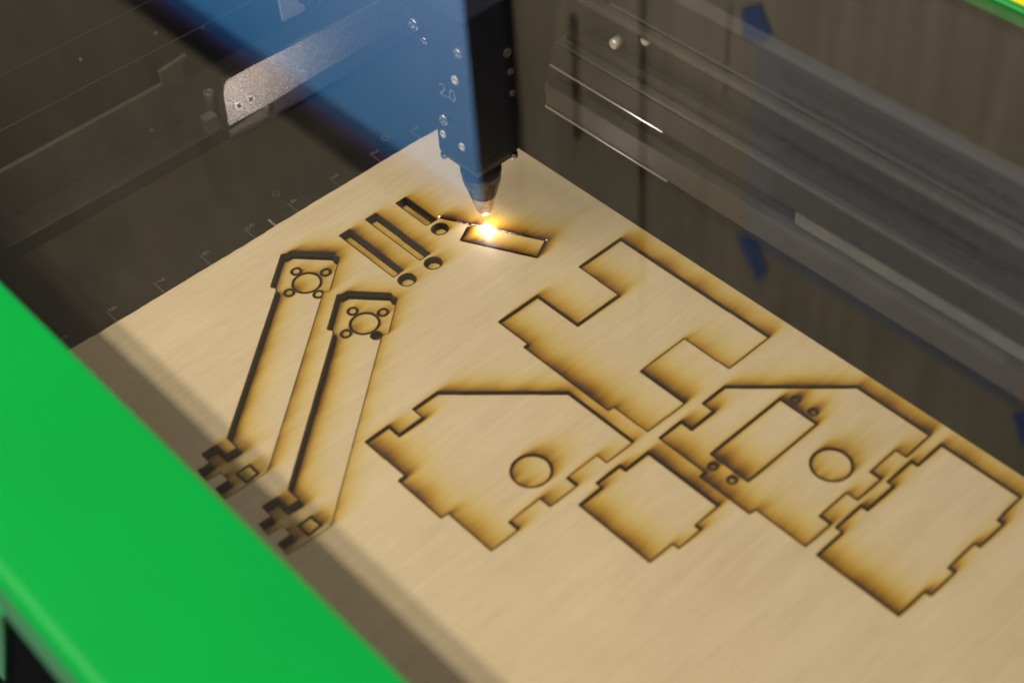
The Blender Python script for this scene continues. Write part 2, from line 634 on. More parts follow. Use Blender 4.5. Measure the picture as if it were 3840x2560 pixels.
def make_wood():
    m, nt, b, L = new_mat('birch_ply')
    N = nt.nodes.new
    uv = N('ShaderNodeUVMap')
    uv.uv_map = 'UVMap'
    t = N('ShaderNodeTexImage')
    t.image = soot_image()
    t.extension = 'CLIP'
    t.interpolation = 'Cubic'
    L(uv.outputs[0], t.inputs[0])

    def noise(sx, sy, detail, rough=0.5, off=0.0, dist=0.0):
        mp = N('ShaderNodeMapping')
        mp.inputs['Scale'].default_value = ((SX1 - SX0) * sx, (SY1 - SY0) * sy, 1)
        mp.inputs['Location'].default_value = (off, off * 0.7, 0)
        L(uv.outputs[0], mp.inputs[0])
        n = N('ShaderNodeTexNoise')
        n.inputs['Scale'].default_value = 1
        n.inputs['Detail'].default_value = detail
        n.inputs['Roughness'].default_value = rough
        n.inputs['Distortion'].default_value = dist
        L(mp.outputs[0], n.inputs['Vector'])
        return n.outputs[0]

    def math_(op, a, bb, c=None):
        k = N('ShaderNodeMath')
        k.operation = op
        for i, v in enumerate((a, bb, c)):
            if v is None:
                continue
            if isinstance(v, (int, float)):
                k.inputs[i].default_value = v
            else:
                L(v, k.inputs[i])
        return k.outputs[0]

    fine = noise(2200, 130, 3, 0.6)
    mid = noise(330, 22, 4, 0.55, 3.0, 0.9)
    big = noise(60, 9, 3, 0.5, 9.0, 1.6)
    blot = noise(22, 16, 3, 0.5, 15.0)
    g = math_('MULTIPLY_ADD', fine, 0.32, math_('MULTIPLY_ADD', mid, 0.34, math_('MULTIPLY_ADD', big, 0.24, math_('MULTIPLY', blot, 0.24))))
    ramp = N('ShaderNodeValToRGB')
    ramp.color_ramp.elements[0].position = 0.33
    ramp.color_ramp.elements[0].color = (0.62, 0.485, 0.298, 1)
    ramp.color_ramp.elements[1].position = 0.76
    ramp.color_ramp.elements[1].color = (0.83, 0.69, 0.47, 1)
    L(g, ramp.inputs[0])
    # soot amount, streaked along the grain
    st = noise(420, 26, 4, 0.6, 21.0)
    s = math_('MULTIPLY', t.outputs[0], math_('MULTIPLY_ADD', st, 0.42, math_('MULTIPLY_ADD', blot, 0.9, 0.34)))
    sr = N('ShaderNodeValToRGB')
    cr = sr.color_ramp
    cr.elements[0].position = 0.0
    cr.elements[0].color = (1, 1, 1, 1)
    cr.elements[1].position = 1.0
    cr.elements[1].color = (0.03, 0.025, 0.022, 1)
    for pos, c in ((0.08, (0.98, 0.95, 0.78)), (0.20, (0.93, 0.84, 0.46)), (0.36, (0.80, 0.62, 0.17)), (0.52, (0.57, 0.37, 0.05)), (0.66, (0.33, 0.18, 0.025)), (0.80, (0.10, 0.052, 0.02))):
        k = cr.elements.new(pos)
        k.color = (*c, 1)
    L(s, sr.inputs[0])
    mx = N('ShaderNodeMix')
    mx.data_type = 'RGBA'
    mx.blend_type = 'MULTIPLY'
    mx.inputs[0].default_value = 1
    L(ramp.outputs[0], mx.inputs[6])
    L(sr.outputs[0], mx.inputs[7])
    L(mx.outputs[2], b.inputs['Base Color'])
    b.inputs['Roughness'].default_value = 0.55
    b.inputs['Specular IOR Level'].default_value = 0.35
    bp = N('ShaderNodeBump')
    bp.inputs['Strength'].default_value = 0.35
    bp.inputs['Distance'].default_value = 0.0002
    L(fine, bp.inputs['Height'])
    L(bp.outputs[0], b.inputs['Normal'])
    return m


M_wood = make_wood()
WOOD = [M_wood, M_char, M_plyedge]
ZT, TH = 3.0, 3.0          # sheet top and thickness, mm
DEEP = 4.0                 # how far loose pieces have sunk into the well
K = 0.24                   # half kerf

# ------------------------------------------------------------------ machine bed
bed = empty('laser_bed', (0.1, -0.15, -0.006), 'black laser cutter bed with a pale engraved inch ruler along the plywood', 'machine bed')
bm = bmesh.new()
wx0, wx1, wy0, wy1 = 0.003, 0.46, -0.315, -0.003
bbox(bm, -0.0735, wx0, -0.330, 0.094, -0.006, -0.0003)
bbox(bm, wx0, wx1, wy1, 0.094, -0.006, -0.0003)
bbox(bm, wx0, wx1, -0.330, wy0, -0.006, -0.0003)
bbox(bm, wx1, 0.62, -0.330, 0.094, -0.006, -0.0003)
link_bm('bed_lip', bm, M_bed, bed)
box('bed_well', wx0 - 0.001, wx1 + 0.001, wy0 - 0.001, wy1 + 0.001, -0.012, -(DEEP + TH - ZT + 0.1) * MM, M_well, bed)
box('back_wall', -0.14, 0.62, 0.0945, 0.098, -0.012, 0.122, M_wall_dark, bed)
box('side_wall', -0.142, -0.138, -0.330, 0.0940, -0.012, 0.122, M_wall_dark, bed)
box('side_channel', -0.1379, -0.0790, -0.330, 0.0940, -0.012, -0.0045, M_wall_dark, bed)

# ruler: thin engraved strokes standing 0.05 mm proud
bm = bmesh.new()


def stroke(bm, pts, w, z=0.00002):
    for (x0, y0), (x1, y1) in zip(pts, pts[1:]):
        d = Vector((x1 - x0, y1 - y0))
        if d.length < 1e-9:
            continue
        n = Vector((-d.y, d.x)).normalized() * w / 2
        e = d.normalized() * w * 0.3
        vs = [bm.verts.new((x0 - e.x + n.x, y0 - e.y + n.y, z)), bm.verts.new((x0 - e.x - n.x, y0 - e.y - n.y, z)),
              bm.verts.new((x1 + e.x - n.x, y1 + e.y - n.y, z)), bm.verts.new((x1 + e.x + n.x, y1 + e.y + n.y, z))]
        bm.faces.new(vs)


GLYPH = {'1': [[(.3, .8), (.55, 1), (.55, 0)]], '2': [[(.08, .78), (.2, .95), (.45, 1), (.68, .9), (.72, .68), (.55, .42), (.05, 0), (.78, 0)]],
         '3': [[(.08, .9), (.35, 1), (.65, .9), (.68, .7), (.55, .56), (.35, .53), (.6, .48), (.74, .3), (.66, .08), (.35, 0), (.05, .1)]],
         '4': [[(.62, 0), (.62, 1), (.05, .3), (.82, .3)]], '5': [[(.7, 1), (.15, 1), (.1, .55), (.4, .63), (.68, .5), (.72, .25), (.58, .05), (.32, 0), (.05, .08)]],
         '6': [[(.65, .95), (.4, 1), (.15, .8), (.07, .4), (.15, .1), (.4, 0), (.65, .1), (.72, .32), (.6, .55), (.38, .6), (.12, .45)]],
         '7': [[(.05, 1), (.75, 1), (.35, 0)]], '8': [[(.4, .54), (.16, .64), (.12, .82), (.25, .97), (.4, 1), (.56, .97), (.68, .82), (.64, .64), (.4, .54), (.12, .42), (.05, .22), (.18, .04), (.4, 0), (.62, .04), (.75, .22), (.68, .42), (.4, .54)]],
         '9': [[(.12, .05), (.4, 0), (.62, .15), (.72, .55), (.65, .88), (.4, 1), (.15, .9), (.07, .68), (.18, .46), (.42, .4), (.66, .55)]],
         '0': [[(.4, 0), (.15, .12), (.07, .5), (.15, .88), (.4, 1), (.65, .88), (.73, .5), (.65, .12), (.4, 0)]], '.': [[(.35, .0), (.45, .0), (.45, .1), (.35, .1), (.35, 0)]]}
for n in range(1, 12):
    y = (-0.35 - 25.4 * n) * MM
    stroke(bm, [(-0.0126, y), (0.0005, y)], 0.00022)
    stroke(bm, [(-0.0053, y + 0.0127), (0.0005, y + 0.0127)], 0.00018)
    h, w = 0.0035, 0.0027
    s = str(n)
    for i, ch in enumerate(s):
        for path in GLYPH[ch]:
            stroke(bm, [(-0.0128 + i * w + px * w, y + 0.0012 + py * h) for px, py in path], 0.00036)
# screw holes let into the lip
for cx, cy in ((-0.0219, -0.1016), (-0.0165, -0.0383)):
    q = circle(cx, cy, 0.0018, 24)
    stroke(bm, q + q[:1], 0.00025)
link_bm('ruler_markings', bm, M_mark, bed)

splinter = box('wood_splinter', -0.0042, 0.0042, -0.0004, 0.0004, 0, 0.0006, M_plyedge)
splinter.location = (-0.0045, -0.1158, 0.0002)
splinter.rotation_euler = (0, 0, math.radians(-3))
tag(splinter, 'thin pale wood splinter sticking out at the plywood edge between ruler marks 4 and 5', 'splinter')

# ------------------------------------------------------------------ plywood sheet with everything cut through it
holes = []


def cut(P, k=K):
    holes.append(mmp(offset_poly(P, k)))


for P in (house1, house2, small, cast, tee):
    cut(P)
for P in (arm, arm_b):
    cut(P, 0.25)
for P in (slot1, slot2, slot3):
    cut(P, 0.1)
for r in rounds:
    holes.append(mmp(circle(*r, 40)))
# the half finished tab: a kerf that stops short of closing
pw = []
for i, (x, y) in enumerate(tab_path):
    pw.append(0.26)


def ribbon(path, widths):
    Lf, Rt = [], []
    n = len(path)
    for i, p in enumerate(path):
        p = Vector(p)
        d1 = (p - Vector(path[i - 1])).normalized() if i else None
        d2 = (Vector(path[i + 1]) - p).normalized() if i < n - 1 else None
        d1 = d1 or d2
        d2 = d2 or d1
        n1 = Vector((-d1.y, d1.x))
        n2 = Vector((-d2.y, d2.x))
        o = (n1 + n2) * (widths[i] / max(0.4, 1 + n1.dot(n2)))
        Lf.append(tuple(p + o))
        Rt.append(tuple(p - o))
    return Lf + Rt[::-1]


tp = tab_path[:4] + [(84.0, -43.05), (78, -46.1), (70, -50.15), (62.0, -54.2), (50.9, -59.8)]
holes.append(mmp(ribbon(tp, [0.24, 0.24, 0.24, 0.22, 0.2, 0.22, 0.3, 0.5, 0.62])))

# sheet outline: left edge a little ragged from the saw
outer = [(455, -318), (455, 0.0)]
y = 0.0
outer.append((0.0, 0.0))
jag = 0.0
yy = -1.5
while yy > -316:
    if random.random() < 0.10:
        jag = random.uniform(-0.7, 0.7)
    outer.append((jag * 0.6 + random.uniform(-0.16, 0.16), yy))
    yy -= random.uniform(1.2, 4.0)
outer.append((0.0, -318))
sheet = prism('plywood_sheet', mmp(outer), holes, ZT * MM, 0.0, WOOD, edge_mi=2, hole_mi=1)
tag(sheet, 'pale plywood sheet lying on the laser bed, scorched along every laser cut', 'plywood sheet')


def piece(name, P, hs, drop, label, cat, group, k=K, tilt=0.0):
    zt = (ZT - drop) * MM
    o = prism(name, mmp(offset_poly(P, -k)), [mmp(h) for h in hs], zt, zt - TH * MM, WOOD)
    tag(o, label, cat, group)
    return o


G1 = 'laser cut plywood parts'
ins = lambda c, d=0.12: circle(c[0], c[1], c[2] + d, 48 if c[2] > 3 else 28)
piece('plywood_plate', house1, [ins(disc1)], 1.0, 'plywood panel with one cut corner and a round hole, beside the two long arms', 'plywood plate', G1)
piece('plywood_plate', house2, [ins(disc2), offset_poly(rect, 0.15)] + [circle(*c, 24) for c in pips], 0.7,
      'plywood panel with one cut corner holding a long rectangular cut-out and a round hole', 'plywood plate', G1)
piece('plywood_plate', small, [], 0.8, 'smallest square plywood panel, with short tabs, below the H-shaped panel', 'plywood plate', G1)
piece('plywood_plate', cast, [], 0.55, 'narrow upright plywood panel with stepped edges on both long sides, nearest the lower right corner', 'plywood plate', G1)
piece('plywood_plate', tee, [], 0.9, 'H-shaped plywood panel with two deep square notches by the sheet edge', 'plywood plate', G1)
G2 = 'long motor mount arms'
piece('motor_bracket', arm, [ins(ARM_BIG)] + [ins(c, 0.1) for c in ARM_SMALL] + [offset_poly(arm_square, 0.12)], DEEP,
      'long plywood motor arm nearer the ruler, all four screw holes still filled', 'bracket', G2, 0.25)
piece('motor_bracket', arm_b, [ins(big_b)] + [ins(c, 0.1) for c in small_b] + [offset_poly(sq_b, 0.12)], DEEP,
      'long plywood motor arm farther from the ruler, with one screw hole empty and black', 'bracket', G2, 0.25)

G3 = 'small offcuts left in their holes'


def slug(P, drop, label, k=0.15, name='offcut', th=None):
    return piece(name, P, [], drop, label, 'offcut', G3, k)


slug(slot1, DEEP, 'short rectangular offcut sunk in the slot nearest the laser spark', 0.35)
slug(slot2, DEEP, 'long rectangular offcut sunk in the middle one of the three slots', 0.35)
slug(slot3, DEEP, 'long rectangular offcut sunk in the slot farthest from the spark, beside the arms', 0.35)
for c, w in zip(rounds, ('by the slot nearest the spark', 'at the end of the middle slot', 'at the end of the slot nearest the arms')):
    slug(circle(c[0], c[1], c[2], 40), 3.0, 'round offcut sunk in the small hole ' + w, 0.2)
slug(circle(*disc1, 48), 1.45, 'large round offcut in the panel beside the two long arms', 0.12)
slug(circle(*disc2, 48), 1.1, 'large round offcut in the panel that has the rectangular cut-out', 0.12)
slug(rect, 1.1, 'long rectangular offcut in the panel with four tiny screw holes', 0.15)
for c, w in zip(pips, ('far left', 'far right', 'near left', 'near right')):
    slug(circle(*c, 24), 1.2, 'tiny round offcut at the %s corner of the rectangular cut-out' % w, 0.15)
for big, sm, sq, w in ((ARM_BIG, ARM_SMALL, arm_square, 'nearer the ruler'), (big_b, small_b, sq_b, 'farther from the ruler')):
    slug(circle(*big, 48), DEEP + 0.55 - 0.45, 'large round offcut in the head of the arm ' + w, 0.45)
    slug(sq, DEEP + 0.0, 'square offcut in the foot of the arm ' + w, 0.25)
    for j, (c, q) in enumerate(zip(sm, ('nearest the ruler', 'nearest the slots', 'on the shank\'s ruler side', 'on the shank\'s panel side'))):
        if w == 'farther from the ruler' and j == 3:
            continue
        slug(circle(c[0], c[1], c[2] - 0.1, 28), DEEP, 'screw-hole offcut %s, in the arm %s' % (q, w), 0.55)

# ------------------------------------------------------------------ spark where the laser meets the wood
sx, sy = SPARK[0] * MM, SPARK[1] * MM
spark = empty('laser_spark', (sx, sy, 0.003), 'white-hot spark with short orange flames where the laser cuts the plywood', 'spark')


def flame_mat(name, col, strength):
    m = bpy.data.materials.new(name)
    m.use_nodes = True
    nt = m.node_tree
    L = nt.links.new
    nt.nodes.remove(nt.nodes['Principled BSDF'])
    lw = nt.nodes.new('ShaderNodeLayerWeight')
    lw.inputs[0].default_value = 0.5
    p = nt.nodes.new('ShaderNodeMath')
    p.operation = 'POWER'
    p.inputs[1].default_value = 1.6
    inv = nt.nodes.new('ShaderNodeMath')
    inv.operation = 'SUBTRACT'
    inv.inputs[0].default_value = 1
    L(lw.outputs['Facing'], inv.inputs[1])
    L(inv.outputs[0], p.inputs[0])
    tc = nt.nodes.new('ShaderNodeTexCoord')
    sp = nt.nodes.new('ShaderNodeSeparateXYZ')
    L(tc.outputs['Generated'], sp.inputs[0])
    fade = nt.nodes.new('ShaderNodeAttribute')
    fade.attribute_name = 'fade'
    mu = nt.nodes.new('ShaderNodeMath')
    mu.operation = 'MULTIPLY'
    L(p.outputs[0], mu.inputs[0])
    L(fade.outputs['Fac'], mu.inputs[1])
    e = nt.nodes.new('ShaderNodeEmission')
    e.inputs[0].default_value = (*col, 1)
    e.inputs[1].default_value = strength
    t = nt.nodes.new('ShaderNodeBsdfTransparent')
    st = nt.nodes.new('ShaderNodeMath')
    st.operation = 'MULTIPLY'
    st.inputs[1].default_value = strength
    L(mu.outputs[0], st.inputs[0])
    L(st.outputs[0], e.inputs[1])
    mx = nt.nodes.new('ShaderNodeAddShader')
    L(t.outputs[0], mx.inputs[0])
    L(e.outputs[0], mx.inputs[1])
    L(mx.outputs[0], nt.nodes['Material Output'].inputs[0])
    return m


def flame(name, base, direction, length, r, m, parent):
    """a tapering tongue of burning gas, thinning out to nothing at its tip"""
    bm = bmesh.new()
    prof = []
    n = 14
    for i in range(n + 1):
        t = i / n
        prof.append((t * length, r * (0.25 + 0.75 * math.sin(math.pi * min(1, t * 1.8 + 0.18))) * (1 - t) ** 0.6 if t < 1 else 0.0))
    blathe(bm, base, direction, prof, 20)
    a = Vector(direction).normalized()
    fl = bm.verts.layers.float.new('fade')
    for v in bm.verts:
        t = (v.co - Vector(base)).dot(a) / length
        v[fl] = max(0.0, 1 - t) ** 1.5
    return link_bm(name, bm, m, parent)


core = bmesh.new()
blathe(core, (sx, sy, 0.0032), (0, 0, 1), [(-0.0012, 0), (-0.0009, 0.0010), (-0.0003, 0.0015), (0.0003, 0.0015), (0.0009, 0.0010), (0.0012, 0)], 24)
fl = core.verts.layers.float.new('fade')
for v in core.verts:
    v[fl] = 1.0
M_core = flame_mat('spark_core', (1.0, 0.95, 0.93), 22.0)
link_bm('spark_core', core, M_core, spark)
for nm, zz, pw in (('spark_light', 0.0034, 0.052), ('plume_light', 0.0095, 0.0065)):
    ld = bpy.data.lights.new(nm, 'POINT')
    ld.energy = pw
    ld.shadow_soft_size = 0.0012
    ld.color = (1.0, 0.90, 0.90)
    lo = bpy.data.objects.new(nm, ld)
    lo.location = (sx, sy, zz)
    COL.objects.link(lo)
M_fl = flame_mat('orange_flame', (1.0, 0.20, 0.03), 0.6)
M_halo = flame_mat('hot_gas', (1.0, 0.82, 0.80), 1.0)
flame('flame', (sx, sy, 0.0035), (0.10, 0.85, 0.42), 0.0150, 0.0024, M_fl, spark)
flame('flame', (sx, sy, 0.0035), (-0.10, -0.9, 0.16), 0.0100, 0.0024, M_fl, spark)
flame('flame', (sx, sy, 0.0033), (0.88, 0.44, 0.05), 0.0120, 0.0009, M_halo, spark)
flame('flame', (sx, sy, 0.0033), (-0.88, -0.44, 0.05), 0.0100, 0.0009, M_halo, spark)
bm = bmesh.new()
blathe(bm, (sx, sy, 0.0038), (0, 0, 1), [(-0.0026, 0), (-0.0023, 0.0014), (-0.0014, 0.0025), (0, 0.0029), (0.0014, 0.0025), (0.0023, 0.0014), (0.0026, 0)], 28)
fl = bm.verts.layers.float.new('fade')
for v in bm.verts:
    v[fl] = 0.5
link_bm('hot_gas', bm, M_halo, spark)
# spark light along the groove imitated by glowing beads, and embers on the cut
M_ember = emit('ember', (1.0, 0.72, 0.55), 7)
M_ember_groove = emit('ember_groove_glow', (1.0, 0.9, 0.85), 5)
bm = bmesh.new()
ux, uy = 0.8926, 0.4508
for t in np.linspace(0.0018, 0.0200, 150):
    for side in (-1, 1):
        if side < 0 and t > 0.016:
            continue
        if random.random() < ((t - 0.002) / 0.020) ** 0.5:
            continue
        q = random.uniform(-0.00018, 0.00018)
        c = (sx + side * ux * t - uy * q, sy + side * uy * t + ux * q, 0.00295)
        r = random.uniform(0.00008, 0.00022) * (1.2 - t / 0.022)
        blathe(bm, c, (0, 0, 1), [(-r, 0), (0, r), (r, 0)], 6)
link_bm('groove_glow', bm, M_ember_groove, spark)
lathe('ember', (0.0508, -0.05975, 0.0033), (0, 0, 1), [(-0.0004, 0), (0, 0.00045), (0.0004, 0)], M_ember, spark, 12)
lathe('ember', (0.0985, -0.0358, 0.0032), (0, 0, 1), [(-0.0002, 0), (0, 0.00022), (0.0002, 0)], M_ember_groove, spark, 12)

# ------------------------------------------------------------------ laser head
head = empty('laser_carriage', (0.0725, -0.0495, 0.013), 'black laser head with a pointed metal nozzle hanging just above the spark', 'laser head')
hx0, hx1, hy0, hy1 = 0.060, 0.085, -0.062, -0.037
bm = bmesh.new()
bbox(bm, hx0, hx1, hy0, hy1, 0.054, 0.128, 0.0007, 2)
link_bm('head_body', bm, M_black, head)
# stepped underside down to the nozzle collar
bm = bmesh.new()
A = [(hx0, hy0), (hx1, hy0), (hx1, hy1), (hx0, hy1)]


def ringz(z, s):
    cx, cy = (hx0 + hx1) / 2, (hy0 + hy1) / 2
    return [bm.verts.new((cx + (x - cx) * s, cy + (y - cy) * s, z)) for x, y in A]


rg = [ringz(0.0540, 0.99), ringz(0.0505, 0.985), ringz(0.0485, 0.93), ringz(0.0470, 0.84), ringz(0.0445, 0.76)]
for a, b in zip(rg, rg[1:]):
    for k in range(4):
        bm.faces.new((a[k], a[(k + 1) % 4], b[(k + 1) % 4], b[k]))
bm.faces.new(rg[0])
bm.faces.new(rg[-1][::-1])
link_bm('head_base', bm, M_black, head)
nz = (0.0725, -0.0495, 0.0)
lathe('nozzle_collar', nz, (0, 0, 1), [(0.0455, 0), (0.0455, 0.0093), (0.0385, 0.0093), (0.0376, 0.0089), (0.0372, 0)], M_black, head, 56)
lathe('nozzle', nz, (0, 0, 1), [(0.0374, 0.0090), (0.0352, 0.0090), (0.0330, 0.0086), (0.0245, 0.00618)], M_nozzle, head, 64)
lathe('nozzle_tip', nz, (0, 0, 1), [(0.0245, 0.00618), (0.0165, 0.0039), (0.0146, 0.0034), (0.0135, 0.0027), (0.0130, 0.0019), (0.0131, 0.0010), (0.0150, 0.0008)], M_tip_lit, head, 64)
carr = bmesh.new()
# plate behind the head: side outline drawn in Y and Z, as thick as the head is wide
side = [(-0.0368, 0.0645), (-0.0245, 0.0650), (-0.0230, 0.0664), (-0.0156, 0.0880), (-0.0108, 0.104), (-0.004, 0.128), (-0.0368, 0.128)]
bextrude(carr, [(0.0605, y, z) for y, z in side], (0.0242, 0, 0))
link_bm('carriage', carr, M_black, head)
box('carriage_plate', 0.014, 0.0600, -0.0365, -0.0315, 0.070, 0.128, M_black, head, 0.0006)
lathe('belt_pulley', (0.062, -0.020, 0.118), (1, 0, 0), [(0, 0), (0, 0.011), (0.002, 0.0125), (0.020, 0.0125), (0.022, 0.011), (0.022, 0)], M_dimal, head, 40)


def socket_screw(c, axis, r, parent, m=M_steel, h=0.0022, name='screw'):
    a, u, v = frame_axes(axis)
    s = lathe(name, c, axis, [(-0.0003, 0), (-0.0003, r), (h * 0.75, r), (h, r * 0.9), (h, r * 0.52), (h * 0.25, r * 0.5), (h * 0.25, 0)], m, parent, 28)
    return s


fy = hy0
for (x, z, r) in ((0.0820, 0.1129, 0.0023), (0.0676, 0.0714, 0.0027)):
    socket_screw((x, fy, z), (0, -1, 0), r, head)
for (x, z, r) in ((0.0647, 0.0614, 0.0019), (0.0772, 0.0613, 0.0019), (0.0769, 0.0963, 0.0021)):
    socket_screw((x, fy, z), (0, -1, 0), r, head, M_nickel, 0.0008)
for (x, y, z, r) in ((0.085, -0.0400, 0.1024, 0.0021), (0.085, -0.0390, 0.0923, 0.0015), (0.085, -0.0389, 0.0811, 0.0015)):
    socket_screw((x, y, z), (1, 0, 0), r, head, M_dimal, 0.0007)
for (x, z, r) in ((0.0189, 0.0839, 0.0032), (0.0258, 0.0786, 0.0018), (0.0370, 0.1030, 0.0028)):
    socket_screw((x, -0.0365, z), (0, -1, 0), r, head)
for c in ((0.0620, -0.0606, 0.0482), (0.0835, -0.0392, 0.0478)):
    socket_screw(c, (0, 0, -1), 0.0019, head, M_steel, 0.0022)
bm = bmesh.new()
w, h = 0.0052, 0.0056


def stroke_y(pts, y, wd):
    for (x0, z0), (x1, z1) in zip(pts, pts[1:]):
        d = Vector((x1 - x0, z1 - z0))
        if d.length < 1e-9:
            continue
        n = Vector((-d.y, d.x)).normalized() * wd / 2
        bm.faces.new([bm.verts.new((x0 + n.x, y, z0 + n.y)), bm.verts.new((x0 - n.x, y, z0 - n.y)), bm.verts.new((x1 - n.x, y, z1 - n.y)), bm.verts.new((x1 + n.x, y, z1 + n.y))])


for ch, x in (('2', 0.0651), ('.', 0.0686), ('0', 0.0716)):
    for path in GLYPH[ch]:
        stroke_y([(x + px * w, 0.0838 + py * h) for px, py in path], fy - 0.00006, 0.0005)
link_bm('printed_marking', bm, M_print, head)

# ------------------------------------------------------------------ gantry beam and its end bracket
beam = empty('gantry_beam', (0.2, 0.02, 0.0346), 'dark grooved aluminium gantry beam running across the bed behind the laser head', 'gantry beam')
BX0, BX1, F = -0.066, 0.60, 0.005
bm = bmesh.new()
bbox(bm, BX0, BX1, F + 0.0065, F + 0.045, 0.0352, 0.1300)
link_bm('beam_core', bm, M_beamdark, beam)
box('lower_flange', 0.0565, BX1, F, F + 0.0062, 0.0346, 0.0480, M_flange, beam, 0.0005)
box('beam_face', 0.0620, BX1, F, F + 0.0062, 0.0603, 0.0735, M_beam, beam, 0.0005)
bm = bmesh.new()
for z0, z1, y0, x0 in ((0.0748, 0.0766, F - 0.0008, 0.066), (0.1035, 0.1062, F - 0.0008, 0.080), (0.1290, 0.1306, F - 0.0004, 0.086), (0.1100, 0.1108, F, 0.10)):
    bbox(bm, x0, BX1, y0, F + 0.0064, z0, z1, 0.0005, 2)
link_bm('beam_ridges', bm, M_beamlite, beam)
box('upper_face', 0.0700, BX1, F + 0.0006, F + 0.0063, 0.1112, 0.1285, M_beam, beam, 0.0004)
box('middle_face', 0.0700, BX1, F + 0.0020, F + 0.0062, 0.0775, 0.0840, M_beam, beam, 0.0004)
bm = bmesh.new()
bbox(bm, 0.0565, 0.135, F - 0.0007, F - 0.0001, 0.0341, 0.0356, 0.0003, 2)  # spark's glint on the beam edges, shaped as short bright strips
bbox(bm, 0.0612, 0.132, F - 0.0007, F - 0.0001, 0.0599, 0.0613, 0.0003, 2)
link_bm('polished_glint', bm, mat('polished_glint', (0.42, 0.41, 0.42), 0.31, 1.0), beam)
box('strip_reflection', 0.2030, BX1, F + 0.0030, F + 0.0064, 0.0500, 0.0590, M_strip_reflection, beam, 0.0005)  # blurred reflection in the recess, built as a pale solid strip
for x, z in ((0.0991, 0.0885), (0.1178, 0.0993)):
    lathe('beam_screw', (x, F + 0.0064, z), (0, -1, 0), [(0, 0), (0, 0.0026), (0.0038, 0.0024), (0.0046, 0.0014), (0.0046, 0)], M_nickel, beam, 24)

# end bracket of the gantry, facing the spark
bx = -0.0730


def yz(P, x):
    return [(x, y * MM, z * MM) for y, z in P]


NB = Vector((0.9685, -0.0592, 0.2419))      # its faces lean back a little


def plate_on(name, P, thick, m):
    bm = bmesh.new()
    pts = [Vector(p) * MM for p in P]
    o0 = pts[0]
    pts = [p - NB * ((p - o0).dot(NB) / NB.dot(NB)) for p in pts]
    bextrude(bm, pts, -NB * thick)
    es = [e for e in bm.edges if all(abs((v.co - o0).dot(NB)) < 1e-6 for v in e.verts)]
    bmesh.ops.bevel(bm, geom=es, offset=0.0004, segments=2, affect='EDGES', profile=0.5)
    return link_bm(name, bm, m, beam)


plate_on('end_bracket', [(-73.4, -91.7, 6.9), (-77.3, -88.7, 23.2), (-77.9, -87.1, 26.1), (-78.4, -84.8, 28.3), (-78.4, -82.2, 29.1), (-78.2, -78.1, 29.3), (-77.7, -67.7, 29.8),
                         (-77.1, -58.0, 29.9), (-75.6, -31.5, 30.4), (-72.8, 22.0, 31.6), (-68.2, 22.0, 13.4), (-69.8, -9.7, 12.4), (-71.5, -46.4, 10.1), (-72.2, -65.4, 8.3)], 0.004, M_satin)
plate_on('bracket_foot', [(-73.3, -92.3, 4.8), (-72.3, -92.4, -0.2), (-70.8, -64.6, -0.1), (-70.3, -46.0, 1.6), (-68.6, -12.0, 4.0), (-67.0, 22.0, 6.4), (-68.9, 22, 13.0), (-70.9, -9.7, 12.0), (-72.6, -46.4, 9.8), (-73.6, -66.4, 7.8)], 0.003, M_brush)


def phillips(c, ang, parent):
    a, u0, v0 = frame_axes(NB)
    s = lathe('cross_screw', c, NB, [(-0.0004, 0), (-0.0004, 0.0026), (0.0003, 0.0026), (0.0005, 0.0024), (0.00051, 0.0)], M_screwbright, parent, 36)
    bm = bmesh.new()
    for k in range(2):
        b = ang + k * math.pi / 2
        u = u0 * math.cos(b) + v0 * math.sin(b)
        v = v0 * math.cos(b) - u0 * math.sin(b)
        cc = Vector(c) + a * (0.00054 + 0.00002 * k)
        wd, ln = 0.00048, 0.00150
        P = [u * ln + v * wd * .7, u * ln - v * wd * .7, u * .0004 - v * wd, -u * .0004 - v * wd, -u * ln - v * wd * .7, -u * ln + v * wd * .7, -u * .0004 + v * wd, u * .0004 + v * wd]
        bm.faces.new([bm.verts.new(cc + p) for p in P])
    o = link_bm('cross_slot', bm, M_recess)
    o.parent = s
    o.matrix_parent_inverse = Matrix.Identity(4)
    return s


phillips((-0.0748, -0.0829, 0.0145), 0.9, beam)
phillips((-0.0744, -0.0759, 0.0148), 0.55, beam)
c = Vector((-0.0723, -0.0678, 0.0051)) - NB * 0.0003
s = lathe('hex_screw', c, NB, [(-0.0004, 0), (-0.0004, 0.0031), (0.0004, 0.0030), (0.0013, 0.0022), (0.0016, 0.0013), (0.0016, 0.0)], M_dimal, beam, 36)
bm = bmesh.new()
a, u, v = frame_axes(NB)
bm.faces.new([bm.verts.new(c + a * 0.00165 + u * 0.00115 * math.cos(k * math.pi / 3 + .3) + v * 0.00115 * math.sin(k * math.pi / 3 + .3)) for k in range(6)])
o = link_bm('hex_socket', bm, M_recess)
o.parent = s
o.matrix_parent_inverse = Matrix.Identity(4)

